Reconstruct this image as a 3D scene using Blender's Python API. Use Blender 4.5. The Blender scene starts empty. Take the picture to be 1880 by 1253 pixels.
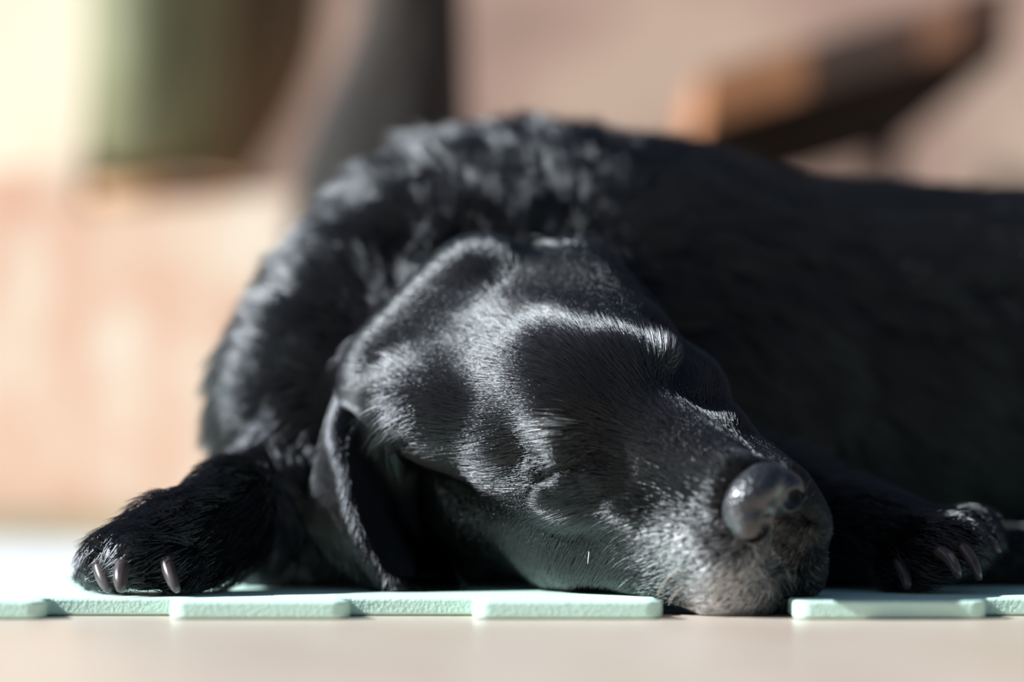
import bpy, math, random
import numpy as np
from mathutils import Vector, Matrix, Euler
from mathutils.kdtree import KDTree

random.seed(7)
rng = np.random.default_rng(11)
scene = bpy.context.scene
COL = scene.collection
FUR = True

# ------------------------------------------------------------------ camera
LENS, FPX = 85.0, 85.0 / 36.0 * 1880.0
CAM_H = 0.063
PITCH = math.atan(273.5 / FPX)            # looks a little upward from just above the floor
cam_d = bpy.data.cameras.new('camera')
cam_d.lens = LENS
cam_d.sensor_width = 36.0
cam_d.clip_start = 0.02
cam_d.dof.use_dof = True
cam_d.dof.focus_distance = 1.238
cam_d.dof.aperture_fstop = 1.7
cam = bpy.data.objects.new('camera', cam_d)
COL.objects.link(cam)
cam.location = (0, 0, CAM_H)
cam.rotation_euler = (math.pi / 2 + PITCH, 0, 0)
scene.camera = cam

# ------------------------------------------------------------------ world, sun, exposure
scene.view_settings.view_transform = 'Standard'
scene.view_settings.look = 'None'
scene.view_settings.gamma = 1.0
scene.view_settings.use_curve_mapping = False
scene.view_settings.exposure = 0.45

SUN_EL, SUN_AZ = math.radians(33), math.radians(-96)    # azimuth measured from +Y towards +X
sun_dir = Vector((math.cos(SUN_EL) * math.sin(SUN_AZ), math.cos(SUN_EL) * math.cos(SUN_AZ), math.sin(SUN_EL)))
world = bpy.data.worlds.new('sky_world')
scene.world = world
world.use_nodes = True
wn = world.node_tree
wn.nodes.clear()
sky = wn.nodes.new('ShaderNodeTexSky')
sky.sky_type = 'NISHITA'
sky.sun_disc = False
sky.sun_elevation = SUN_EL
sky.sun_rotation = SUN_AZ
sky.air_density = 1.0
sky.dust_density = 1.0
bg = wn.nodes.new('ShaderNodeBackground')
bg.inputs['Strength'].default_value = 0.05
wo = wn.nodes.new('ShaderNodeOutputWorld')
wn.links.new(sky.outputs[0], bg.inputs['Color'])
wn.links.new(bg.outputs[0], wo.inputs['Surface'])

sl = bpy.data.lights.new('sun', 'SUN')
sl.energy = 8.0
sl.angle = math.radians(0.6)
sl.color = (0.86, 0.94, 1.0)
so = bpy.data.objects.new('sun', sl)
COL.objects.link(so)
so.rotation_euler = sun_dir.to_track_quat('Z', 'Y').to_euler()
so.location = (-2, -1, 3)

# ------------------------------------------------------------------ helpers
_cp, _sp = math.cos(PITCH), math.sin(PITCH)

def W(px, py, D):
    """world point seen at photo pixel (px, py) that stands D metres in front of the camera (along +Y)"""
    v = 626.5 - py
    dy = FPX * _cp - v * _sp
    dz = FPX * _sp + v * _cp
    return np.array([(px - 940.0) * D / dy, D, CAM_H + dz * D / dy])

def tag(o, label=None, cat=None, group=None, kind=None):
    if label: o['label'] = label
    if cat: o['category'] = cat
    if group: o['group'] = group
    if kind: o['kind'] = kind
    return o

def mesh_obj(name, verts, faces, mat=None, parent=None, smooth=False):
    me = bpy.data.meshes.new(name)
    me.from_pydata([tuple(v) for v in verts], [], faces)
    if smooth:
        me.polygons.foreach_set('use_smooth', [True] * len(me.polygons))
    me.update()
    o = bpy.data.objects.new(name, me)
    COL.objects.link(o)
    if mat: me.materials.append(mat)
    if parent: o.parent = parent
    return o

def empty(name, loc=(0, 0, 0)):
    o = bpy.data.objects.new(name, None)
    COL.objects.link(o)
    o.location = loc
    return o

def new_mat(name):
    m = bpy.data.materials.new(name)
    m.use_nodes = True
    nt = m.node_tree
    return m, nt, nt.nodes['Principled BSDF']

def noise_mat(name, cols, scale=8.0, rough=0.7, detail=4.0, bump=0.0, bump_scale=60.0, stretch=(1, 1, 1), spec=0.5, pos=None):
    """procedural surface: a colour ramp over object-space noise plus a fine bump"""
    m, nt, b = new_mat(name)
    tc = nt.nodes.new('ShaderNodeTexCoord')
    mp = nt.nodes.new('ShaderNodeMapping')
    mp.inputs['Scale'].default_value = stretch
    nt.links.new(tc.outputs['Object'], mp.inputs['Vector'])
    n = nt.nodes.new('ShaderNodeTexNoise')
    n.inputs['Scale'].default_value = scale
    n.inputs['Detail'].default_value = detail
    nt.links.new(mp.outputs[0], n.inputs['Vector'])
    r = nt.nodes.new('ShaderNodeValToRGB')
    cr = r.color_ramp
    k = len(cols)
    while len(cr.elements) < k:
        cr.elements.new(0.5)
    for i, c in enumerate(cols):
        cr.elements[i].position = (0.3 + 0.4 * i / max(1, k - 1)) if pos is None else pos[i]
        cr.elements[i].color = (*c, 1)
    nt.links.new(n.outputs['Fac'], r.inputs['Fac'])
    nt.links.new(r.outputs['Color'], b.inputs['Base Color'])
    b.inputs['Roughness'].default_value = rough
    b.inputs['Specular IOR Level'].default_value = spec
    if bump > 0:
        n2 = nt.nodes.new('ShaderNodeTexNoise')
        n2.inputs['Scale'].default_value = bump_scale
        n2.inputs['Detail'].default_value = 3
        nt.links.new(tc.outputs['Object'], n2.inputs['Vector'])
        bp = nt.nodes.new('ShaderNodeBump')
        bp.inputs['Strength'].default_value = 0.6
        bp.inputs['Distance'].default_value = bump
        nt.links.new(n2.outputs['Fac'], bp.inputs['Height'])
        nt.links.new(bp.outputs['Normal'], b.inputs['Normal'])
    return m

def box_verts(x0, x1, y0, y1, z0, z1):
    v = [(x0, y0, z0), (x1, y0, z0), (x1, y1, z0), (x0, y1, z0), (x0, y0, z1), (x1, y0, z1), (x1, y1, z1), (x0, y1, z1)]
    f = [(0, 3, 2, 1), (4, 5, 6, 7), (0, 1, 5, 4), (1, 2, 6, 5), (2, 3, 7, 6), (3, 0, 4, 7)]
    return v, f

# ------------------------------------------------------------------ SDF tools
class Field:
    def __init__(s, lo, hi, h):
        s.lo = np.array(lo, float); s.h = h
        s.n = np.ceil((np.array(hi) - s.lo) / h).astype(int) + 1
        s.d = np.full(tuple(s.n), 0.06, np.float32)
        s.ax = [(s.lo[i] + h * np.arange(s.n[i])).astype(np.float32) for i in range(3)]

    def _sub(s, lo, hi):
        sl = []
        for i in range(3):
            a = int(max(0, math.floor((lo[i] - s.lo[i]) / s.h)))
            b = int(min(s.n[i], math.ceil((hi[i] - s.lo[i]) / s.h) + 1))
            if b <= a: return None
            sl.append(slice(a, b))
        X = s.ax[0][sl[0]][:, None, None]; Y = s.ax[1][sl[1]][None, :, None]; Z = s.ax[2][sl[2]][None, None, :]
        return tuple(sl), X, Y, Z

    def _mix(s, sl, d, k):
        a = s.d[sl]
        hh = np.clip(0.5 + 0.5 * (d - a) / k, 0, 1).astype(np.float32)
        s.d[sl] = d * (1 - hh) + a * hh - k * hh * (1 - hh)

    def ellipsoid(s, c, rad, axes, k=0.01, sub=False):
        c = np.asarray(c, float); A = np.asarray(axes, float); rad = np.asarray(rad, float)
        ext = np.sqrt(((A * rad[:, None]) ** 2).sum(0)) + k * 1.5 + 3 * s.h + 0.012
        q = s._sub(c - ext, c + ext)
        if q is None: return
        sl, X, Y, Z = q
        X = X - np.float32(c[0]); Y = Y - np.float32(c[1]); Z = Z - np.float32(c[2])
        k0 = 0; k1 = 0
        for i in range(3):
            p = (A[i, 0] * X + A[i, 1] * Y + A[i, 2] * Z).astype(np.float32)
            k0 = k0 + (p / rad[i]) ** 2
            k1 = k1 + (p / rad[i] ** 2) ** 2
        k0 = np.sqrt(k0); k1 = np.sqrt(k1) + 1e-6
        d = (k0 * (k0 - 1) / k1).astype(np.float32)
        if sub:   # smooth subtraction: max(a, -d)
            a = s.d[sl]; b = -d
            hh = np.clip(0.5 - 0.5 * (b - a) / k, 0, 1)
            s.d[sl] = (b * (1 - hh) + a * hh + k * hh * (1 - hh)).astype(np.float32)
        else:
            s._mix(sl, d, k)

    def cone(s, a, b, ra, rb, k=0.01, sub=False):
        """tapered capsule a->b"""
        a = np.asarray(a, float); b = np.asarray(b, float)
        m = max(ra, rb) + k * 1.5 + 3 * s.h + 0.012
        q = s._sub(np.minimum(a, b) - m, np.maximum(a, b) + m)
        if q is None: return
        sl, X, Y, Z = q
        ab = b - a; L2 = float(ab @ ab)
        t = ((X - a[0]) * ab[0] + (Y - a[1]) * ab[1] + (Z - a[2]) * ab[2]) / L2
        t = np.clip(t, 0, 1).astype(np.float32)
        d = np.sqrt((X - a[0] - t * ab[0]) ** 2 + (Y - a[1] - t * ab[1]) ** 2 + (Z - a[2] - t * ab[2]) ** 2) - (ra + (rb - ra) * t)
        d = d.astype(np.float32)
        if sub:
            aa = s.d[sl]; bb = -d
            hh = np.clip(0.5 - 0.5 * (bb - aa) / k, 0, 1)
            s.d[sl] = (bb * (1 - hh) + aa * hh + k * hh * (1 - hh)).astype(np.float32)
        else:
            s._mix(sl, d, k)

    def mesh(s):
        """naive surface nets -> verts, quads"""
        d = s.d
        ins = d < 0
        nx, ny, nz = d.shape
        cnt = np.zeros((nx - 1, ny - 1, nz - 1), np.uint8)
        for i in (0, 1):
            for j in (0, 1):
                for k in (0, 1):
                    cnt += ins[i:nx - 1 + i, j:ny - 1 + j, k:nz - 1 + k]
        cells = np.argwhere((cnt > 0) & (cnt < 8))
        idx = np.full(cnt.shape, -1, np.int32)
        idx[cells[:, 0], cells[:, 1], cells[:, 2]] = np.arange(len(cells))
        pos = np.zeros((len(cells), 3)); num = np.zeros(len(cells))
        cor = [(i, j, k) for i in (0, 1) for j in (0, 1) for k in (0, 1)]
        val = {c: d[cells[:, 0] + c[0], cells[:, 1] + c[1], cells[:, 2] + c[2]] for c in cor}
        for a in cor:
            for ax in range(3):
                if a[ax] == 0:
                    b = list(a); b[ax] = 1; b = tuple(b)
                    va, vb = val[a], val[b]
                    m = (va < 0) != (vb < 0)
                    t = np.where(m, va / np.where(m, va - vb, 1), 0)
                    p = np.zeros((len(cells), 3)); p[:] = a; p[:, ax] = t
                    pos += p * m[:, None]; num += m
        pos = (pos / num[:, None] + cells) * s.h + s.lo
        quads = []
        for ax in range(3):
            o1, o2 = (ax + 1) % 3, (ax + 2) % 3
            sa = [slice(None)] * 3; sb = [slice(None)] * 3
            sa[ax] = slice(0, -1); sb[ax] = slice(1, None)
            A = ins[tuple(sa)]; B = ins[tuple(sb)]
            e = np.argwhere(A != B)
            ok = (e[:, o1] > 0) & (e[:, o2] > 0) & (e[:, o1] < d.shape[o1] - 1) & (e[:, o2] < d.shape[o2] - 1)
            e = e[ok]
            fl = A[e[:, 0], e[:, 1], e[:, 2]]
            def at(d1, d2):
                c = e.copy(); c[:, o1] -= d1; c[:, o2] -= d2
                return idx[c[:, 0], c[:, 1], c[:, 2]]
            q = np.stack([at(1, 1), at(0, 1), at(0, 0), at(1, 0)], 1)
            q[~fl] = q[~fl][:, ::-1]
            quads.append(q)
        return pos, np.concatenate(quads)

def smooth_mesh(v, q, n=2, lam=0.5):
    e = np.concatenate([q[:, [0, 1]], q[:, [1, 2]], q[:, [2, 3]], q[:, [3, 0]]])
    deg = np.zeros(len(v)); np.add.at(deg, e[:, 0], 1); np.add.at(deg, e[:, 1], 1)
    for i in range(n):
        s = np.zeros_like(v)
        for ax in range(3):
            s[:, ax] = np.bincount(e[:, 0], v[e[:, 1], ax], len(v)) + np.bincount(e[:, 1], v[e[:, 0], ax], len(v))
        v = v + lam * (s / deg[:, None] - v)
    return v

def vert_normals(v, q):
    n = np.cross(v[q[:, 2]] - v[q[:, 0]], v[q[:, 3]] - v[q[:, 1]])
    out = np.zeros_like(v)
    for i in range(4):
        for ax in range(3):
            out[:, ax] += np.bincount(q[:, i], n[:, ax], len(v))
    return out / (np.linalg.norm(out, axis=1, keepdims=True) + 1e-12)

def fast_mesh(name, v, q):
    me = bpy.data.meshes.new(name)
    me.vertices.add(len(v)); me.vertices.foreach_set('co', np.asarray(v, np.float32).ravel())
    me.loops.add(q.size); me.loops.foreach_set('vertex_index', q.astype(np.int32).ravel())
    me.polygons.add(len(q))
    me.polygons.foreach_set('loop_start', np.arange(len(q), dtype=np.int32) * q.shape[1])
    me.polygons.foreach_set('use_smooth', np.ones(len(q), bool))
    me.update(calc_edges=True)
    me.validate()
    return me

def vnoise(p, seed=0):
    """smooth pseudo-random vector field from a few sine waves, p (N,3) in units of one wavelength"""
    r = np.random.default_rng(seed)
    out = np.zeros((len(p), 3))
    for i in range(6):
        w = r.normal(size=(3, 3)); w /= np.linalg.norm(w, axis=1, keepdims=True)
        w *= 2 * math.pi * r.uniform(0.6, 1.5, (3, 1))
        out += np.sin(p @ w.T + r.uniform(0, 6.28, 3))
    return out / 2.5

# ================================================================== SETTING
MAT_T = 0.009
EDGE_Y = 1.182         # front of the mat's tabs
SOCK_Y = EDGE_Y + 0.034  # bottom of the sockets between the tabs

floor_mat = noise_mat('beige_tile', [(0.48, 0.36, 0.285), (0.56, 0.455, 0.37), (0.51, 0.40, 0.295)], scale=7, rough=0.32, bump=0.0004, bump_scale=300, stretch=(1, .5, 1))
v, f = box_verts(-4, 4, -1.5, 1.95, -0.04, 0.0)
fl = tag(mesh_obj('floor', v, f, floor_mat), kind='structure')

pave_mat = noise_mat('pale_concrete', [(0.56, 0.57, 0.58), (0.64, 0.645, 0.65)], scale=5, rough=0.6, bump=0.0006, bump_scale=200)
v, f = box_verts(-4, 4, 1.95, 6.0, -0.04, 0.0)
tag(mesh_obj('floor_paving', v, f, pave_mat), kind='structure')

def rbox(name, O, ang, s0, s1, t0, t1, z0, z1, mat, parent=None):
    """upright box in a frame turned by ang: s runs left along the face, t goes back into it"""
    c, sn = math.cos(ang), math.sin(ang)
    v, f = box_verts(s0, s1, t0, t1, z0, z1)
    v = [(O[0] - c * x + sn * y, O[1] + sn * x + c * y, z) for x, y, z in v]
    return mesh_obj(name, v, [q[::-1] for q in f], mat, parent)

wall_mat = noise_mat('dusty_pink_plaster', [(0.19, 0.11, 0.08), (0.28, 0.17, 0.125), (0.36, 0.245, 0.175)], scale=3.5, rough=0.85, detail=2, bump=0.004, bump_scale=30)
tag(rbox('wall_back', (0, 3.72), math.radians(24), -4, 5, 0, .2, 0, 1.25, wall_mat), kind='structure')

# low peach garden wall on the left, running away from us, with the pots on top of it
peach_mat = noise_mat('peach_render', [(0.35, 0.18, 0.11), (0.37, 0.24, 0.16), (0.40, 0.315, 0.235)], scale=9.0, rough=0.85, detail=1.5, bump=0.004, bump_scale=30)
LW_A = math.radians(35)
LW_O = (W(655, 500, 2.62)[0], 2.62)
def lw_D(px, off):
    """depth at which the ray of photo column px is off metres behind the low wall's face"""
    c, sn = math.cos(LW_A), math.sin(LW_A); k = (px - 940) / FPX
    return (off + LW_O[0] * sn + LW_O[1] * c) / (k * sn + c)
top_z = W(300, 372, lw_D(300, 0))[2]
tag(rbox('wall_low', LW_O, LW_A, 0, 3.0, 0, .38, 0, top_z, peach_mat), kind='structure')
tag(rbox('wall_low_return', LW_O, LW_A, .33, 3.0, .3805, .74, 0, top_z, peach_mat), kind='structure')
olive_mat = noise_mat('olive_strip', [(0.14, 0.11, 0.06), (0.22, 0.17, 0.09)], scale=6, rough=0.8)  # dark olive strip along the foot of the low wall
tag(rbox('base_strip_1', LW_O, LW_A, -.01, 3.0, -.03, -.0005, 0, .036, olive_mat), kind='structure')

# ------------------------------------------------------------------ blurred things behind the dog
def lathe(name, cx, cy, prof, mat, parent=None, seg=32, sy=1.0):
    vs, fs = [], []
    for r, z in prof:
        for k in range(seg):
            a = 2 * math.pi * k / seg
            vs.append((cx + r * math.cos(a), cy + sy * r * math.sin(a), z))
    for i in range(len(prof) - 1):
        for k in range(seg):
            fs.append((i * seg + k, i * seg + (k + 1) % seg, (i + 1) * seg + (k + 1) % seg, (i + 1) * seg + k))
    fs.append(tuple(range(seg - 1, -1, -1))); fs.append(tuple((len(prof) - 1) * seg + k for k in range(seg)))
    return mesh_obj(name, vs, fs, mat, parent, True)

def pot(name, label, mat, dish_mat, cx_px, D, prof_px, dish_px):
    """plant pot on a dish; profile as (half width px, photo row)"""
    root = empty(name, (0, 0, 0))
    cx = W(cx_px, 200, D)[0]; k = D / FPX
    zt = top_z
    pr = [(w * k, W(cx_px, y, D)[2]) for w, y in prof_px]
    pr = [(pr[0][0] * .6, pr[0][1])] + pr
    rim = pr[-1]
    pr += [(rim[0] * .9, rim[1]), (rim[0] * .86, rim[1] - .04), (.01, rim[1] - .05)]
    lathe('pot_body', cx, D, pr, mat, root)
    w, y1 = dish_px
    zd = W(cx_px, y1, D)[2]
    lathe('dish', cx, D, [(w * k * .55, zt + .0005), (w * k * .8, zt + .001), (w * k, zd), (w * k * .95, zd), (w * k * .7, zd - .004)], dish_mat, root)
    tag(root, label, 'plant pot')
    return root

green_glaze = noise_mat('olive_green_glaze', [(0.15, 0.145, 0.065), (0.21, 0.20, 0.095)], scale=9, rough=0.5)
brown_clay = noise_mat('olive_brown_clay', [(0.12, 0.088, 0.046), (0.17, 0.125, 0.07)], scale=9, rough=0.7)
terra = noise_mat('orange_terracotta', [(0.42, 0.22, 0.10), (0.52, 0.30, 0.15)], scale=14, rough=0.8)
pot('plant_pot', 'large olive green pot standing beside the cream pillar', green_glaze, terra, 292, lw_D(292, .12), [(96, 318), (122, 290), (130, 120), (140, -160), (146, -330), (150, -330), (150, -380)], (130, 352))
pot('plant_pot', 'olive brown flared bowl pot behind the green pot', brown_clay, terra, 425, lw_D(425, .55), [(24, 346), (55, 310), (122, 200), (168, 90), (186, -60), (190, -150), (194, -150), (194, -180)], (70, 350))

# cream pillar standing on the low wall at the left edge
cream = noise_mat('cream_plaster', [(0.42, 0.34, 0.235), (0.47, 0.39, 0.28)], scale=4, rough=0.8)
tan_stone = noise_mat('tan_stone', [(0.42, 0.33, 0.23), (0.52, 0.42, 0.30)], scale=10, rough=0.8)
pil = empty('pillar', (0, 0, 0))
Dp = lw_D(158, .06)
xe = (LW_O[0] - W(158, 100, Dp)[0]) / math.cos(LW_A) + .06 * math.tan(LW_A)
zc, zb1 = W(100, 300, Dp)[2], W(100, 235, Dp)[2]
rbox('shaft', LW_O, LW_A, xe, xe + .20, .06, .14, zb1, 1.0, cream, pil)
rbox('plinth', LW_O, LW_A, xe - .012, xe + .22, .04, .16, top_z, zc, peach_mat, pil)
rbox('base_course', LW_O, LW_A, xe - .006, xe + .21, .05, .15, zc, zb1, tan_stone, pil)
tag(pil, 'cream plastered pillar with tan base at the left edge', 'pillar')

# dark trunk behind the shoulder, flaring towards its foot
bark = noise_mat('dark_bark', [(0.013, 0.010, 0.006), (0.022, 0.014, 0.009), (0.034, 0.020, 0.012)], scale=7, rough=0.9, bump=0.01, bump_scale=40, stretch=(1, 1, .4))
D_T = 2.35
rows = [(-2600, 668, 832), (-900, 660, 838), (0, 648, 846), (90, 612, 848), (180, 566, 850), (280, 530, 856), (400, 512, 868), (560, 500, 890), (760, 480, 920), (960, 420, 985)]
vs, fs, SEG = [], [], 28
for y, l, r in rows:
    a, b = W(l, y, D_T), W(r, y, D_T)
    cx, hw, z = (a[0] + b[0]) / 2, (b[0] - a[0]) / 2, max(a[2], 0.0)
    for k in range(SEG):
        t = 2 * math.pi * k / SEG
        w = 1 + .05 * math.sin(5 * t + .004 * y) + .03 * math.sin(9 * t)
        vs.append((cx + hw * w * math.cos(t), D_T + .09 + hw * .9 * w * math.sin(t), z))
vs = [(x, y, 0.0 if i >= len(vs) - SEG else z) for i, (x, y, z) in enumerate(vs)]
for i in range(len(rows) - 1):
    for k in range(SEG):
        fs.append((i * SEG + (k + 1) % SEG, i * SEG + k, (i + 1) * SEG + k, (i + 1) * SEG + (k + 1) % SEG))
fs.append(tuple(range(SEG))); fs.append(tuple(len(vs) - 1 - k for k in range(SEG)))
tag(mesh_obj('tree_trunk', vs, fs, bark, None, True), 'dark brown trunk flaring at its foot behind the dog\'s shoulder', 'trunk')

# slanting bench of rust-brown boards at the upper right, with dark panels added for the shade below
D_B = 2.62
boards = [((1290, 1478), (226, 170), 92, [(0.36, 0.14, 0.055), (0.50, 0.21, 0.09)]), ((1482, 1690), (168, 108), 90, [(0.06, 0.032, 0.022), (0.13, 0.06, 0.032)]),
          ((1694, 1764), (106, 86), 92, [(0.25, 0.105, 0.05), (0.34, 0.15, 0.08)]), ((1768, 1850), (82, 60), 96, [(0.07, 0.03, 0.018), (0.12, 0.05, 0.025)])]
bench = empty('bench', (0, 0, 0))
for (xa, xb), (ya, yb), th, cols in boards:
    m = noise_mat('rust_board', cols, scale=14, rough=0.75, stretch=(1, .3, 1))
    vs = []
    for D in (D_B, D_B + .78):
        for px, py in ((xa, ya), (xb, yb)):
            base = W(px, py, D_B); top = W(px, py - th, D_B)
            vs += [(base[0], D, base[2]), (top[0], D, top[2])]
    fs = [(0, 2, 3, 1), (4, 5, 7, 6), (0, 1, 5, 4), (2, 6, 7, 3), (1, 3, 7, 5), (0, 4, 6, 2)]
    mesh_obj('board', vs, fs, m, bench)
under_shade_m = noise_mat('black_brown_shade', [(0.012, 0.006, 0.003), (0.022, 0.012, 0.006)], scale=10, rough=0.9, spec=0.1)  # near-black colour stands in for the shade under the boards
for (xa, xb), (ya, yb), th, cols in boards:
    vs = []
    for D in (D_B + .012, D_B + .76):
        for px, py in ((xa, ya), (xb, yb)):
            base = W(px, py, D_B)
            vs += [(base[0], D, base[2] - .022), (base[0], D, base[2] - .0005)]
    mesh_obj('underside_shade', vs, [(0, 2, 3, 1), (4, 5, 7, 6), (0, 1, 5, 4), (2, 6, 7, 3), (1, 3, 7, 5), (0, 4, 6, 2)], under_shade_m, bench)
leg_m = noise_mat('dark_brown_wood', [(0.035, 0.02, 0.012), (0.06, 0.035, 0.02)], scale=12, rough=0.8)
for px, py in ((1330, 215), (1806, 74)):
    for D in (D_B + .70,):
        p = W(px, py, D_B)
        v, f = box_verts(p[0] - .02, p[0] + .02, D - .02, D + .02, 0.0, p[2] + .004)
        mesh_obj('leg', v, f, leg_m, bench)
tag(bench, 'slanting rust-brown board bench with painted underside shade at upper right', 'bench')

# ================================================================== FOAM MAT
def foam_material(name, c1, c2):
    m, nt, b = new_mat(name)
    tc = nt.nodes.new('ShaderNodeTexCoord')
    n = nt.nodes.new('ShaderNodeTexNoise'); n.inputs['Scale'].default_value = 25; n.inputs['Detail'].default_value = 4
    nt.links.new(tc.outputs['Object'], n.inputs['Vector'])
    mx = nt.nodes.new('ShaderNodeMix'); mx.data_type = 'RGBA'
    mx.inputs[6].default_value = (*c1, 1); mx.inputs[7].default_value = (*c2, 1)
    nt.links.new(n.outputs['Fac'], mx.inputs[0]); nt.links.new(mx.outputs[2], b.inputs['Base Color'])
    vo = nt.nodes.new('ShaderNodeTexVoronoi'); vo.inputs['Scale'].default_value = 620
    nt.links.new(tc.outputs['Object'], vo.inputs['Vector'])
    bp = nt.nodes.new('ShaderNodeBump'); bp.inputs['Strength'].default_value = 0.5; bp.inputs['Distance'].default_value = 0.0005
    nt.links.new(vo.outputs['Distance'], bp.inputs['Height']); nt.links.new(bp.outputs['Normal'], b.inputs['Normal'])
    b.inputs['Roughness'].default_value = 0.6
    return m

mint = foam_material('mint_foam', (0.57, 0.82, 0.68), (0.65, 0.87, 0.74))
white_foam = foam_material('white_foam', (0.60, 0.62, 0.63), (0.68, 0.69, 0.69))

def arc(cx, cy, r, a0, a1, n=7):
    return [(cx + r * math.cos(math.radians(a0 + (a1 - a0) * i / (n - 1))), cy + r * math.sin(math.radians(a0 + (a1 - a0) * i / (n - 1)))) for i in range(n)]

def xat(px):
    return (px - 940) * EDGE_Y / FPX

TABS = [(-1224, -911), (-668, -335), (-262, 84), (312, 642), (868, 1216), (1456, 1810), (2030, 2380), (2600, 2950), (3170, 3520)]
X_L, X_R, Y_BACK = xat(-1600), xat(3800), 1.56
front = [(X_L, SOCK_Y)]
R1, R2, FL = 0.008, 0.006, 0.007
DEEP = .075            # the gap under the dog's chin runs further back
for a, b in TABS:
    xa, xb = xat(a), xat(b)
    if a == 1456:
        front += [(xat(1216) - .004, SOCK_Y + DEEP), (xa + .004, SOCK_Y + DEEP)]
    # left flank: socket corner, undercut flank, rounded tab corner
    front += arc(xa + FL - R2, SOCK_Y - R2, R2, 90, 10, 5)
    front += arc(xa + R1, EDGE_Y + R1, R1, 165, 270, 8)
    front += arc(xb - R1, EDGE_Y + R1, R1, 270, 375, 8)
    front += arc(xb - FL + R2, SOCK_Y - R2, R2, 170, 90, 5)
front += [(X_R, SOCK_Y)]

def slab(name, outline, z0, z1, mat, bevel=0.0014):
    n = len(outline)
    vs = [(x, y, z0) for x, y in outline] + [(x, y, z1) for x, y in outline]
    fs = [tuple(range(n - 1, -1, -1)), tuple(range(n, 2 * n))]
    fs += [(i, (i + 1) % n, n + (i + 1) % n, n + i) for i in range(n)]
    o = mesh_obj(name, vs, fs, mat)
    bm = o.modifiers.new('soft_edge', 'BEVEL'); bm.width = bevel; bm.segments = 2; bm.limit_method = 'ANGLE'; bm.angle_limit = math.radians(50)
    return o

fm = slab('foam_mat', front + [(X_R, Y_BACK), (X_L, Y_BACK)], 0.0004, MAT_T, mint)
tag(fm, 'mint green foam puzzle mat with rounded edge tabs under the black dog', 'mat')
bw = slab('foam_mat', [(X_L, Y_BACK + .001), (X_R, Y_BACK + .001), (X_R, 2.16), (X_L, 2.16)], 0.0004, MAT_T, white_foam)
tag(bw, 'off-white mat strip lying behind the mint green mat', 'mat')

# ================================================================== DOG
dog = empty('dog', (0.05, 1.45, MAT_T))
tag(dog, 'black short-haired dog asleep on the mint foam mat', 'dog')
bpy.context.view_layer.update()

def own(o):
    o.parent = dog
    o.matrix_parent_inverse = Matrix.Translation(dog.location).inverted()
    return o

# head frame: F nose-ward, U out of the skull, R towards the dog's right ear; origin between the eyes; centimetres
HF = np.array([.595, -.751, -.285]); HU = np.array([-.369, -.570, .733]); HR = np.cross(HF, HU)
HF /= np.linalg.norm(HF); HR /= np.linalg.norm(HR); HU = np.cross(HR, HF)
HA = np.array([HF, HU, HR])
HM = W(1132, 735, 1.237)

def H(f, u, r):
    return HM + (HF * f + HU * u + HR * r) * 0.01

def to_head(p):
    return (p - HM) @ HA.T * 100.0

def rotax(A, deg, about=2):
    """turn a frame about one of its own axes"""
    c, s = math.cos(math.radians(deg)), math.sin(math.radians(deg))
    B = A.copy(); i, j = [(1, 2), (2, 0), (0, 1)][about]
    B[i] = c * A[i] + s * A[j]; B[j] = -s * A[i] + c * A[j]
    return B

EYE3 = np.eye(3)
G = Field((-0.27, 1.14, -0.004), (0.80, 1.80, 0.33), 0.0024)
cm = 0.01

def HE(f, u, r, a, b, c, k=1.0, sub=False, ax=HA):
    G.ellipsoid(H(f, u, r), np.array([a, b, c]) * cm, ax, k * cm, sub)

def HC(p, q, ra, rb, k=1.0, sub=False):
    G.cone(H(*p), H(*q), ra * cm, rb * cm, k * cm, sub)

# --- trunk: a rib cage that narrows to the loin, then hips
torso = [((960, 1.53), .148, .136), ((1120, 1.545), .143, .136), ((1260, 1.56), .135, .131), ((1600, 1.60), .128, .126), ((1850, 1.62), .128, .124)]
pts = []
for (px, D), zc, r in torso:
    p = W(px, 600, D); p[2] = zc; pts.append((p, r))
pts.append((np.array([.47, 1.62, .128]), .122))
pts.append((np.array([.60, 1.58, .110]), .098))
for (a, ra), (b, rb) in zip(pts[:-1], pts[1:]):
    G.cone(a, b, ra, rb, .03)
G.ellipsoid((.50, 1.50, .085), (.13, .085, .075), EYE3, .03)        # folded thigh
G.cone((.44, 1.44, .055), (.56, 1.42, .04), .040, .03, .02)          # hind shank
G.cone((.60, 1.42, .034), (.48, 1.36, .030), .028, .024, .015)       # hind foot
G.ellipsoid((.455, 1.35, .030), (.045, .034, .024), EYE3, .012)
G.cone((.17, 1.36, .025), (.44, 1.38, .025), .016, .016, .015)      # lower hind leg drawn up along the belly
for a, b, r0, r1 in [((.67, 1.57, .08), (.73, 1.50, .04), .026, .022), ((.73, 1.50, .04), (.70, 1.40, .028), .022, .019), ((.70, 1.40, .028), (.60, 1.34, .024), .019, .012)]:
    G.cone(a, b, r0, r1, .015)                                       # tail curled round
# --- neck and shoulder, bent round to the left
G.cone(W(618, 775, 1.42), W(678, 640, 1.45), .062, .067, .03)
G.cone(W(678, 640, 1.45), W(815, 528, 1.48), .067, .077, .03)
G.cone(W(815, 528, 1.48), W(960, 490, 1.53), .077, .083, .03)
G.cone(W(618, 775, 1.42), W(650, 940, 1.41), .062, .056, .03)
G.cone(W(510, 690, 1.42), W(525, 870, 1.41), .026, .030, .02)
G.cone(W(640, 960, 1.42), W(900, 960, 1.47), .065, .08, .03)         # brisket
G.cone(H(-10, -3.5, 0), W(720, 640, 1.46), .050, .060, .015)
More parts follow.
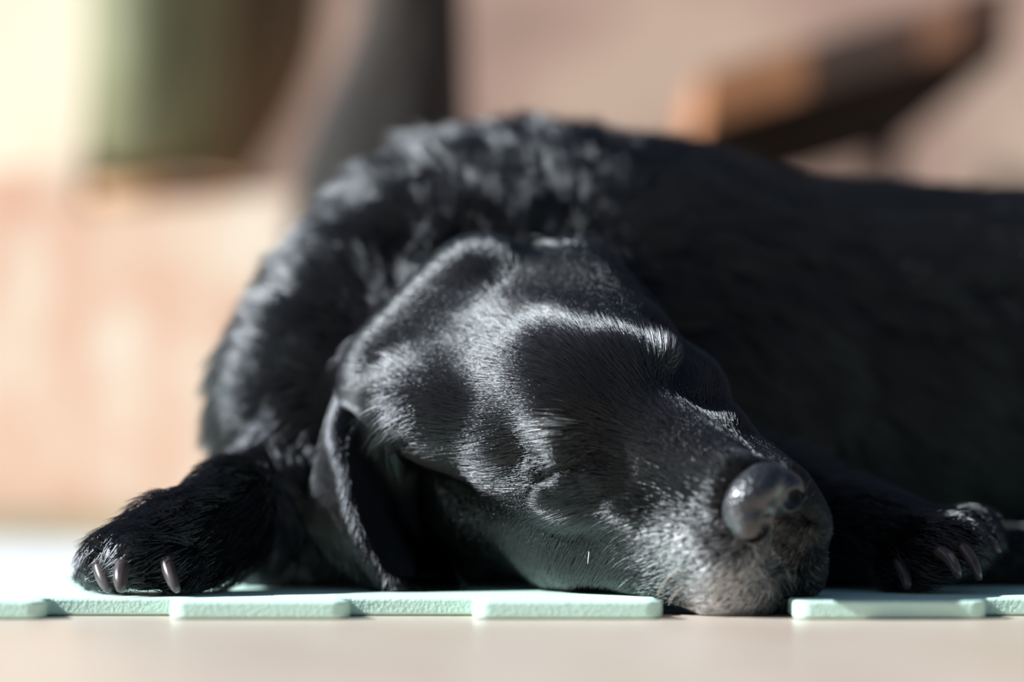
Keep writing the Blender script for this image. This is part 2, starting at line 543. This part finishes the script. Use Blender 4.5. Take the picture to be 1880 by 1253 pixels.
# --- left-hand foreleg of the picture (lies out to the left)
G.cone(W(600, 960, 1.41), W(500, 950, 1.37), .045, .034, .02)
G.cone(W(500, 950, 1.37), W(425, 920, 1.305), .033, .0205, .015)
G.cone(W(415, 935, 1.300), W(340, 990, 1.275), .0215, .023, .010)
G.cone(W(440, 975, 1.32), W(380, 1020, 1.285), .020, .018, .010)
G.cone(W(340, 1000, 1.275), W(255, 1010, 1.262), .023, .0165, .008)
TOES_L = [(196, 1036, 1.285, .0125), (216, 1030, 1.262, .0150), (262, 1028, 1.247, .0150), (322, 1042, 1.246, .0125)]
for px, py, D, r in TOES_L:
    c = W(px, py, D); c[2] = max(c[2], MAT_T + r * .92)
    G.ellipsoid(c, (r * 1.05, r * 1.1, r * 1.05), EYE3, .004)
    G.cone(c, W(300, 985, 1.28), r * .85, .018, .006)
# --- right-hand foreleg of the picture, paw beyond the muzzle
G.cone(W(1200, 900, 1.46), W(1420, 950, 1.37), .045, .034, .02)
G.cone(W(1420, 950, 1.37), W(1620, 985, 1.315), .030, .023, .012)
TOES_R = [(1655, 1040, 1.285, .0125), (1705, 1020, 1.273, .0150), (1752, 1008, 1.280, .0150), (1778, 985, 1.305, .0140)]
for px, py, D, r in TOES_R:
    c = W(px, py, D); c[2] = max(c[2], MAT_T + r * .92)
    G.ellipsoid(c, (r * 1.1, r * 1.05, r * 1.05), EYE3, .004)
    G.cone(c, W(1640, 990, 1.315), r * .85, .018, .006)

# --- head
G.cone(W(885, 548, 1.335), W(738, 700, 1.325), .0345, .0340, .012)   # nape, bunched behind the skull
HE(-6.3, -1.7, 0, 8.2, 5.0, 6.0, 2.6)                                # cranium
HE(-10.5, -.9, 1.5, 4.4, 3.6, 4.6, 2.0)                               # occiput
for s in (1, -1):
    HE(-2.6, .50, s * 2.1, 3.6, 1.75, 2.2, 1.0)                      # frontal bosses
    HE(-2.3, -3.0, s * 4.6, 4.0, 2.2, 1.9, 1.2)                      # cheek bone
    HE(-5.4, -5.0, s * 4.4, 4.2, 4.0, 2.5, 1.2)                      # masseter
    HE(-5.6, -.7, s * 4.5, 3.2, 2.2, 2.2, 1.6)                       # temple
    HE(1.8, -3.6, s * 3.2, 2.6, 1.6, 1.5, 1.2)                       # below the eye
    HE(-9.2, .3, s * 5.6, 3.4, 2.3, 2.4, 1.8)                        # ear base
    HC((2.0, -4.9, s * 2.6), (7.3, -5.6, s * 2.0), 2.2, 1.9, 0.8)    # flews
HC((0.5, -2.6, 0), (6.5, -4.3, 0), 3.3, 2.4, 1.2)                    # muzzle
HC((-.5, -1.4, 0), (7.7, -2.75, 0), 1.8, 1.35, 0.9)                   # bridge of the nose
HC((-4, -6.8, 0), (6.4, -7.3, 0), 3.0, 1.6, 1.0)                     # lower jaw
HC((-5, -6.6, 0), (-12, -5.5, 0), 4.2, 5.2, 2.0)                     # throat
HE(-4.5, -7.2, 4.0, 5.0, 3.0, 2.9, 1.5)                              # lower cheek spread on the mat
HE(-5.0, -8.4, 3.2, 5.2, 2.6, 3.0, 1.5)
HE(-9.5, -6.5, 5.0, 4.0, 3.6, 3.2, 1.5)
HC((-1.5, -6.4, 4.2), (6.2, -7.4, 2.5), 2.5, 1.8, 1.0)               # hanging lip towards the mat
G.ellipsoid(W(1356, 1064, 1.222), (.021, .020, .0180), EYE3, .010)   # lip that droops over the edge of the mat
G.ellipsoid(W(1240, 1018, 1.240), (.030, .022, .017), EYE3, .012)
HE(8.2, -6.9, -2.0, 1.9, 2.0, 1.6, 0.9)                              # far lip
G.ellipsoid(W(1430, 1040, 1.238), (.024, .020, .022), EYE3, .012)
HE(8.0, -3.3, 0, 1.0, 1.4, 1.8, 0.5)                                 # under the nose
for s in (1, -1):
    HE(2.6, -.7, s * 3.7, 2.0, 1.0, 1.0, 1.2, True)                  # eye hollow
    HE(0.4, -1.95, s * 3.2, 1.8, 1.4, 1.45, 0.9)                      # closed eye
    HE(-.9, .25, s * 3.2, 1.8, 1.0, 1.4, 0.7)                        # brow

def surf(px, py):
    """point of the dog's skin under a photo pixel"""
    for D in np.arange(1.15, 1.5, .0012):
        p = W(px, py, D); i = np.round((p - G.lo) / G.h).astype(int)
        if G.d[tuple(i)] < 0: return p
def groove(pts, r, k):
    P = [surf(*q) for q in pts]
    for a, b in zip(P[:-1], P[1:]): G.cone(a, b, r, r, k, True)
def ridge(pts, r, k, sink=.5):
    P = [surf(*q) + np.array([0, r * sink, 0]) for q in pts]
    for a, b in zip(P[:-1], P[1:]): G.cone(a, b, r, r, k)
ridge([(1000, 905), (1045, 880), (1100, 868), (1140, 862)], .0050, .005)       # lower lid
ridge([(990, 862), (1040, 832), (1095, 822), (1130, 824)], .0050, .005)        # upper lid
groove([(975, 892), (1000, 880), (1045, 856), (1095, 845), (1125, 845)], .0021, .002)   # closed eye

# nothing of the dog sinks into mat or floor
zz = G.ax[2][None, None, :]; yy = G.ax[1][None, :, None]
xx = G.ax[0][:, None, None]
socket = (yy < SOCK_Y + .03) & (xx > xat(1222)) & (xx < xat(1450))
ground = np.where(socket, 0.0006, MAT_T + .0004) - zz
G.d = np.maximum(G.d, np.broadcast_to(ground, G.d.shape)).astype(np.float32)

BROW_PTS = [surf(1027, 787), surf(1212, 642)]
EYE_PTS = [surf(*q) for q in ((990, 884), (1045, 858), (1105, 846))]
bv, bq = G.mesh()
bv = smooth_mesh(bv, bq, 3, .5)
del G
print('body verts', len(bv))

# --- ears: draped sheets with thickness, joined into the body mesh
def cr_grid(ctrl, m):
    """Catmull-Rom surface through a grid of control points"""
    P = np.array(ctrl, float)
    def up(P):
        n = len(P); out = []
        for i in range(n - 1):
            p0 = P[max(i - 1, 0)]; p1 = P[i]; p2 = P[i + 1]; p3 = P[min(i + 2, n - 1)]
            for t in np.arange(m) / m:
                out.append(.5 * (2 * p1 + (p2 - p0) * t + (2 * p0 - 5 * p1 + 4 * p2 - p3) * t * t + (3 * p1 - p0 - 3 * p2 + p3) * t ** 3))
        out.append(P[-1]); return np.array(out)
    P = up(P)
    return up(P.transpose(1, 0, 2)).transpose(1, 0, 2)

def sheet(ctrl, th, m=10):
    S = cr_grid(ctrl, m)
    a, b, _ = S.shape
    du = np.gradient(S, axis=0); dv = np.gradient(S, axis=1)
    n = np.cross(du, dv); n /= np.linalg.norm(n, axis=2, keepdims=True) + 1e-9
    uu = np.linspace(0, 1, a)[:, None]; vv = np.linspace(0, 1, b)[None, :]
    e = np.minimum(1, np.minimum(np.minimum(vv, 1 - vv) * 9, (1 - uu) * 9)) ** .5
    t = (th * (.25 + .75 * e))[..., None] / 2
    V = np.concatenate([(S + n * t).reshape(-1, 3), (S - n * t).reshape(-1, 3)])
    I = np.arange(a * b).reshape(a, b); N = a * b
    top = np.stack([I[:-1, :-1], I[1:, :-1], I[1:, 1:], I[:-1, 1:]], -1).reshape(-1, 4)
    bot = top[:, ::-1] + N
    rim = np.concatenate([I[0, :], I[1:, -1], I[-1, -2::-1], I[-2:0:-1, 0]])
    nx = np.roll(rim, -1)
    side = np.stack([rim, nx, nx + N, rim + N], 1)
    return V, np.concatenate([top, bot, side])

def pix(rows):
    out = []
    for r in rows:
        o = []
        for (px, py, D) in r:
            p = W(px, py, D); p[2] = max(p[2], MAT_T + .003); o.append(p)
        out.append(o)
    return out

ear_ctrl = pix([
    [(800, 800, 1.325), (730, 770, 1.318), (665, 735, 1.318), (640, 705, 1.345), (650, 680, 1.39)],
    [(795, 850, 1.350), (700, 845, 1.340), (632, 810, 1.300), (610, 790, 1.330), (615, 760, 1.37)],
    [(800, 930, 1.350), (715, 940, 1.345), (640, 895, 1.292), (600, 870, 1.320), (590, 840, 1.35)],
    [(810, 1000, 1.345), (745, 1020, 1.335), (668, 985, 1.286), (605, 960, 1.308), (566, 940, 1.33)],
    [(830, 1050, 1.325), (770, 1062, 1.310), (706, 1050, 1.286), (650, 1030, 1.296), (605, 1010, 1.31)],
    [(845, 1080, 1.300), (790, 1084, 1.288), (735, 1084, 1.284), (705, 1082, 1.286), (685, 1076, 1.29)],
])
ev, eq = sheet(ear_ctrl, .0045)
far_ctrl = [[H(-6.0, 1.2, -5.6), H(-8.5, 1.6, -6.0), H(-11, 1.0, -5.8)],
            [H(-5.2, -.2, -6.9), H(-8.3, .2, -7.6), H(-11.3, -.2, -7.2)],
            [H(-4.8, -2.5, -7.2), H(-8.2, -2.5, -8.0), H(-11.3, -2.6, -7.7)],
            [H(-4.8, -5.5, -7.0), H(-7.7, -5.8, -7.7), H(-10.2, -5.6, -7.6)],
            [H(-6, -8, -6.6), H(-7.5, -8.2, -6.9), H(-8.8, -8, -7.0)]]
fv, fq = sheet(far_ctrl, .0045)
nb = len(bv)
bv = np.concatenate([bv, ev, fv]); bq = np.concatenate([bq, eq + nb, fq + nb + len(ev)])
part_id = np.zeros(len(bv), int); part_id[nb:nb + len(ev)] = 1; part_id[nb + len(ev):] = 2
bn = vert_normals(bv, bq)

skin_mat, nt, b = new_mat('black_skin')
b.inputs['Base Color'].default_value = (0.003, 0.003, 0.0035, 1)
b.inputs['Roughness'].default_value = 0.6
b.inputs['Specular IOR Level'].default_value = 0.03

me = fast_mesh('body', bv, bq)
body = bpy.data.objects.new('body', me)
COL.objects.link(body)
me.materials.append(skin_mat)
own(body)

# --- nose leather
NZ = Field(H(9, -3.5, 0) - .042, H(9, -3.5, 0) + .042, .0008)
def NE(f, u, r, a, b, c, k=.3, sub=False):
    NZ.ellipsoid(H(f, u, r), np.array([a, b, c]) * cm, HA, k * cm, sub)
NE(9.2, -3.2, 0, 1.3, 1.5, 2.1)
NE(9.5, -2.5, 0, 1.1, .85, 1.6)
for s in (1, -1):
    NE(9.8, -3.6, s * 1.2, 1.0, 1.15, 1.05)
for s in (1, -1):
    NE(10.75, -3.7, s * 1.0, .85, .60, .58, .12, True)
    NE(10.3, -4.1, s * 1.7, .8, .34, .7, .12, True)
NZ.cone(H(11.0, -2.9, 0), H(10.7, -5.4, 0), .0012, .0012, .0012, True)
nv, nq = NZ.mesh()
nv = smooth_mesh(nv, nq, 2, .4)
nose_mat, nt, b = new_mat('wet_nose_leather')
b.inputs['Base Color'].default_value = (0.012, 0.012, 0.014, 1)
b.inputs['Roughness'].default_value = 0.36
b.inputs['Coat Weight'].default_value = 0.8
b.inputs['Coat Roughness'].default_value = 0.2
tc = nt.nodes.new('ShaderNodeTexCoord')
vo = nt.nodes.new('ShaderNodeTexVoronoi'); vo.inputs['Scale'].default_value = 480
nt.links.new(tc.outputs['Object'], vo.inputs['Vector'])
bp = nt.nodes.new('ShaderNodeBump'); bp.inputs['Strength'].default_value = .5; bp.inputs['Distance'].default_value = .0012
nt.links.new(vo.outputs['Distance'], bp.inputs['Height']); nt.links.new(bp.outputs['Normal'], b.inputs['Normal'])
me = fast_mesh('nose', nv, nq)
nose = bpy.data.objects.new('nose', me); COL.objects.link(nose); me.materials.append(nose_mat); own(nose)
nose['label'] = 'shiny black nose leather with dark nostril'

# --- claws and whiskers
def tube(name, pts, radii, mat, seg=10):
    P = np.array(pts, float); vs = []; fs = []
    n = len(P); t = np.gradient(P, axis=0); t /= np.linalg.norm(t, axis=1, keepdims=True)
    a = np.cross(t[0], (0.3, 1, 0.2)); a /= np.linalg.norm(a)
    for i in range(n):
        a = a - t[i] * (a @ t[i]); a /= np.linalg.norm(a); b2 = np.cross(t[i], a)
        for k in range(seg):
            w = 2 * math.pi * k / seg
            vs.append(P[i] + radii[i] * (a * math.cos(w) + b2 * math.sin(w)))
    for i in range(n - 1):
        for k in range(seg):
            fs.append((i * seg + k, i * seg + (k + 1) % seg, (i + 1) * seg + (k + 1) % seg, (i + 1) * seg + k))
    fs.append(tuple(range(seg - 1, -1, -1))); fs.append(tuple((n - 1) * seg + k for k in range(seg)))
    return own(mesh_obj(name, vs, fs, mat, None, True))

claw_mat = noise_mat('dark_horn', [(0.03, 0.022, 0.022), (0.085, 0.065, 0.065)], scale=150, rough=0.28, stretch=(1, 1, .2))
def bez(p0, p1, p2, n=8):
    t = np.linspace(0, 1, n)[:, None]
    return (1 - t) ** 2 * p0 + 2 * t * (1 - t) * p1 + t * t * p2
CLAWS = [((172, 1040), (158, 1062), (163, 1087), 1.268, 11), ((182, 1036), (186, 1066), (206, 1089), 1.241, 14),
         ((228, 1034), (216, 1062), (226, 1089), 1.225, 15), ((306, 1030), (312, 1062), (327, 1087), 1.224, 13),
         ((1648, 1032), (1662, 1050), (1668, 1086), 1.262, 12), ((1722, 1012), (1748, 1020), (1761, 1062), 1.248, 13),
         ((1764, 1004), (1786, 1022), (1799, 1066), 1.254, 12), ((1778, 964), (1808, 980), (1835, 1016), 1.278, 11)]
for a, m_, c, D, r in CLAWS:
    rr = r * D / FPX
    P = bez(W(*a, D + .008), W(*m_, D - .001), W(*c, D - .003))
    P[:, 2] = np.maximum(P[:, 2], MAT_T + .0012 + rr * .5)
    tube('claw', P, rr * np.array([1.0, 1.0, .98, .95, .9, .82, .7, .42]), claw_mat)
wh_mat, nt, b = new_mat('pale_whisker')
b.inputs['Base Color'].default_value = (.75, .68, .58, 1); b.inputs['Roughness'].default_value = .35
for a, m_, c, D in [((1246, 1050), (1222, 1054), (1206, 1096), 1.194), ((1254, 1078), (1242, 1084), (1228, 1106), 1.192), ((1083, 1002), (1081, 1018), (1079, 1036), 1.235)]:
    tube('whisker', bez(W(*a, D + .012), W(*m_, D), W(*c, D - .002), 7), np.linspace(.00042, .00012, 7), wh_mat, 6)

# --- fur
def sstep(x, a, b):
    t = np.clip((x - a) / (b - a), 0, 1); return t * t * (3 - 2 * t)

def nrm(a):
    return a / (np.linalg.norm(a, axis=-1, keepdims=True) + 1e-9)

def fur_fields(p, n, pid):
    """length, flow direction, lift, greyness, density for skin points p"""
    h = to_head(p); f, u, r = h.T
    rad = np.sqrt(((f + 3.5) / 14.5) ** 2 + ((u + 3.5) / 8.8) ** 2 + (r / 8.8) ** 2)
    rad = np.where(f > -1, rad * .82, rad)
    head = 1 - sstep(rad, .98, 1.14)
    head = np.maximum(head, (pid > 0) * 1.0)
    A0, A1 = W(885, 545, 1.345), W(735, 700, 1.335)
    tt = np.clip((p - A0) @ (A1 - A0) / ((A1 - A0) @ (A1 - A0)), 0, 1)
    dn_ = np.linalg.norm(p - A0 - tt[:, None] * (A1 - A0), axis=1)
    nape = (1 - sstep(dn_, .046, .054)) * (n[:, 1] < .2)
    head = np.maximum(head, nape)
    muz = sstep(f, 1.0, 5.0) * head
    # flow on the head: away from the nose, parting along the midline, down over the cheeks
    cheek = sstep(-u, 1.5, 5.0) * (1 - .7 * muz)
    dh = -HF[None] * (1 - .35 * cheek)[:, None] + HR[None] * (np.clip(r / 4, -1, 1) * (.55 - .34 * sstep(-f, 3.0, 7.5) * (r > 0)))[:, None] - HU[None] * (1.0 * cheek)[:, None]
    dh = dh + HU[None] * (.35 * muz * (u > -3))[:, None]
    # flow on the body: from the head over the neck, along the trunk to the tail and down the flanks
    away = nrm(p - H(-7, -3, 1)[None])
    neck = 1 - sstep(p[:, 0], .02, .16)
    side = np.clip(n[:, 2], -1, 1)
    db = np.array([1.0, .05, 0])[None] + np.array([0, 0, -1.0])[None] * (.75 * (1 - side))[:, None]
    dn = away * .8 + np.array([-.15, .35, -.45])[None]
    d = db * (1 - neck)[:, None] + dn * neck[:, None]
    leg = 1 - sstep(p[:, 2], np.where(p[:, 0] < -.13, .080, .055), np.where(p[:, 0] < -.13, .10, .075))
    legL = leg * (p[:, 0] < -.13)
    legR = leg * (p[:, 0] > .11) * (p[:, 1] < 1.38) * (1 - head)
    d = d * (1 - legL)[:, None] + np.array([-1, -.5, -.45])[None] * legL[:, None]
    d = d * (1 - legR)[:, None] + np.array([1, -.5, -.35])[None] * legR[:, None]
    limb = np.maximum(legL, legR)
    ear = (pid > 0)
    de = np.array([-.25, 0, -1.0])
    d = d * (1 - head)[:, None] + dh * head[:, None]
    d[ear] = de
    L = .029 * (1 - .60 * limb)
    L = L * (1 - head) + head * (.0110 - .0068 * muz)
    for q in EYE_PTS:
        L = L * (1 - .6 * np.exp(-(np.linalg.norm(p - q, axis=1) / .011) ** 2))
    L[ear] = .008
    lift = .26 * (1 - head) + .17 * head
    fore = np.exp(-((f + 1.8) / 3.2) ** 2 - ((r + .2) / 2.6) ** 2) * (u > -1.5)
    lift = lift + head * (-.09 + .20 * fore - .05 * nape + .14 * muz)
    lift = lift * (1 - .3 * limb)
    # grey: lips and chin, a small tuft over each eye
    g = 1.05 * np.exp(-(np.linalg.norm(p - W(1330, 1085, 1.205), axis=1) / .027) ** 2)
    g = np.maximum(g, .7 * np.exp(-(np.linalg.norm(p - W(1262, 1020, 1.205), axis=1) / .020) ** 2))
    for q in BROW_PTS:
        g = np.maximum(g, .5 * np.exp(-(np.linalg.norm(p - q, axis=1) / .0062) ** 2))
    # bare nose and the soles
    bare = ((f - 9.5) / 1.5) ** 2 + ((u + 3.2) / 1.6) ** 2 + (r / 2.15) ** 2 < 1
    floor_side = (n[:, 2] < -.93)
    dens = np.where(bare | floor_side, 0, 26 + 150 * head + 130 * muz)
    return L, d, lift, g, dens, head, limb

def grow_fur():
    tri = np.concatenate([bq[:, [0, 1, 2]], bq[:, [0, 2, 3]]])
    a, b_, c = bv[tri[:, 0]], bv[tri[:, 1]], bv[tri[:, 2]]
    cr = np.cross(b_ - a, c - a); area = .5 * np.linalg.norm(cr, axis=1)
    fn = nrm(cr)
    cen = (a + b_ + c) / 3
    view = nrm(np.array([[0, 0, CAM_H]]) - cen)
    facing = (fn * view).sum(1)
    L, d, lift, g, dens, head, limb = fur_fields(cen, fn, part_id[tri[:, 0]])
    dens = dens * np.where(facing < -.35, .15, 1.0) * np.where(cen[:, 0] > .45, .5, 1.0)
    w = area * 1e4 * dens
    N = int(w.sum())
    print('hairs', N)
    pick = rng.choice(len(tri), N, p=w / w.sum())
    r1 = np.sqrt(rng.random(N)); r2 = rng.random(N)
    bc = np.stack([1 - r1, r1 * (1 - r2), r1 * r2], 1)
    T = tri[pick]
    p = (bv[T] * bc[:, :, None]).sum(1)
    n = nrm((bn[T] * bc[:, :, None]).sum(1))
    pid = part_id[T[:, 0]]
    L, d, lift, g, dens, head, limb = fur_fields(p, n, pid)
    rough = (1 - head) * (1 - .7 * sstep(p[:, 0], .04, .14))
    d = d + vnoise(p / .042, 3) * (.06 + rough * .42 * (1 - limb))[:, None] + vnoise(p / .012, 5) * (.03 + .12 * rough)[:, None]
    d = nrm(d) ; d = nrm(d - n * (d * n).sum(1, keepdims=True))
    d = nrm(d + rng.normal(size=(N, 3)) * (.035 + .055 * (1 - head))[:, None])
    L = L * (rng.uniform(.65, 1.15, N)) * (1 + .25 * vnoise(p / .02, 8)[:, 0] * (1 - head))
    lift = lift * rng.uniform(.75, 1.25, N)
    grey = (rng.random(N) < g) * rng.uniform(.6, 1.0, N)
    S = np.array([0, .13, .42, .72, 1.0])
    pts = np.empty((N, 5, 3), np.float32)
    hgt = rng.uniform(.0008, .0020, N) * (1 + .8 * (1 - head)) * (1 + .8 * (grey > 0))
    for i, s in enumerate(S):
        pts[:, i] = p + n * (-.0004 + hgt * min(1, s * 8))[:, None] + L[:, None] * (d * (s * .96) + n * (lift * (s - .55 * s * s))[:, None])
    # clumps: tips drawn towards a guide hair, strongly on the shaggy neck, hardly on the sleek head
    guide = np.nonzero(rng.random(N) < np.where(head > .5, 1 / 16, 1 / 40))[0]
    kd = KDTree(len(guide))
    for i, gi in enumerate(guide): kd.insert(p[gi], i)
    kd.balance()
    near = np.array([kd.find(q)[1] for q in p])
    gi = guide[near]
    off = pts[gi] - pts
    amt = (.08 * head + .60 * (1 - head) * (1 - .6 * limb)) * rng.uniform(.4, 1.1, N)
    amt[np.linalg.norm(p[gi] - p, axis=1) > .02] = 0
    for i, s in enumerate(S):
        pts[:, i] += off[:, i] * (amt * s ** 1.2)[:, None]
    gap = (p[:, 0] > xat(1222)) & (p[:, 0] < xat(1450)) & (p[:, 1] < SOCK_Y + .03)
    pts[:, :, 2] = np.maximum(pts[:, :, 2], np.where(gap, .0005, MAT_T + .0006)[:, None])
    rad0 = .000095 * head + .00017 * (1 - head)
    rad = rad0[:, None] * np.array([1, .95, .8, .55, .12])[None]
    hc = bpy.data.hair_curves.new('fur')
    hc.add_curves([5] * N)
    hc.attributes['position'].data.foreach_set('vector', pts.ravel()) if 'position' in hc.attributes else hc.points.foreach_set('position', pts.ravel())
    ra = hc.attributes.get('radius') or hc.attributes.new('radius', 'FLOAT', 'POINT')
    ra.data.foreach_set('value', rad.astype(np.float32).ravel())
    ga = hc.attributes.new('greyness', 'FLOAT', 'CURVE')
    ga.data.foreach_set('value', grey.astype(np.float32))
    o = bpy.data.objects.new('fur', hc)
    COL.objects.link(o)
    m = bpy.data.materials.new('black_fur'); m.use_nodes = True
    nt = m.node_tree; nt.nodes.clear()
    hb = nt.nodes.new('ShaderNodeBsdfHairPrincipled')
    hb.model = 'CHIANG'; hb.parametrization = 'COLOR'
    at = nt.nodes.new('ShaderNodeAttribute'); at.attribute_name = 'greyness'
    mx = nt.nodes.new('ShaderNodeMix'); mx.data_type = 'RGBA'
    mx.inputs[6].default_value = (.0025, .0025, .003, 1); mx.inputs[7].default_value = (.86, .80, .76, 1)
    nt.links.new(at.outputs['Fac'], mx.inputs[0])
    nt.links.new(mx.outputs[2], hb.inputs['Color'])
    hb.inputs['Roughness'].default_value = .115
    hb.inputs['Radial Roughness'].default_value = .45
    hb.inputs['IOR'].default_value = 1.68
    hb.inputs['Random Roughness'].default_value = .2
    out = nt.nodes.new('ShaderNodeOutputMaterial')
    nt.links.new(hb.outputs[0], out.inputs['Surface'])
    hc.materials.append(m)
    own(o)
    o['label'] = 'sleek black coat, short on the head and shaggy on the neck'
    return o

if FUR:
    grow_fur()
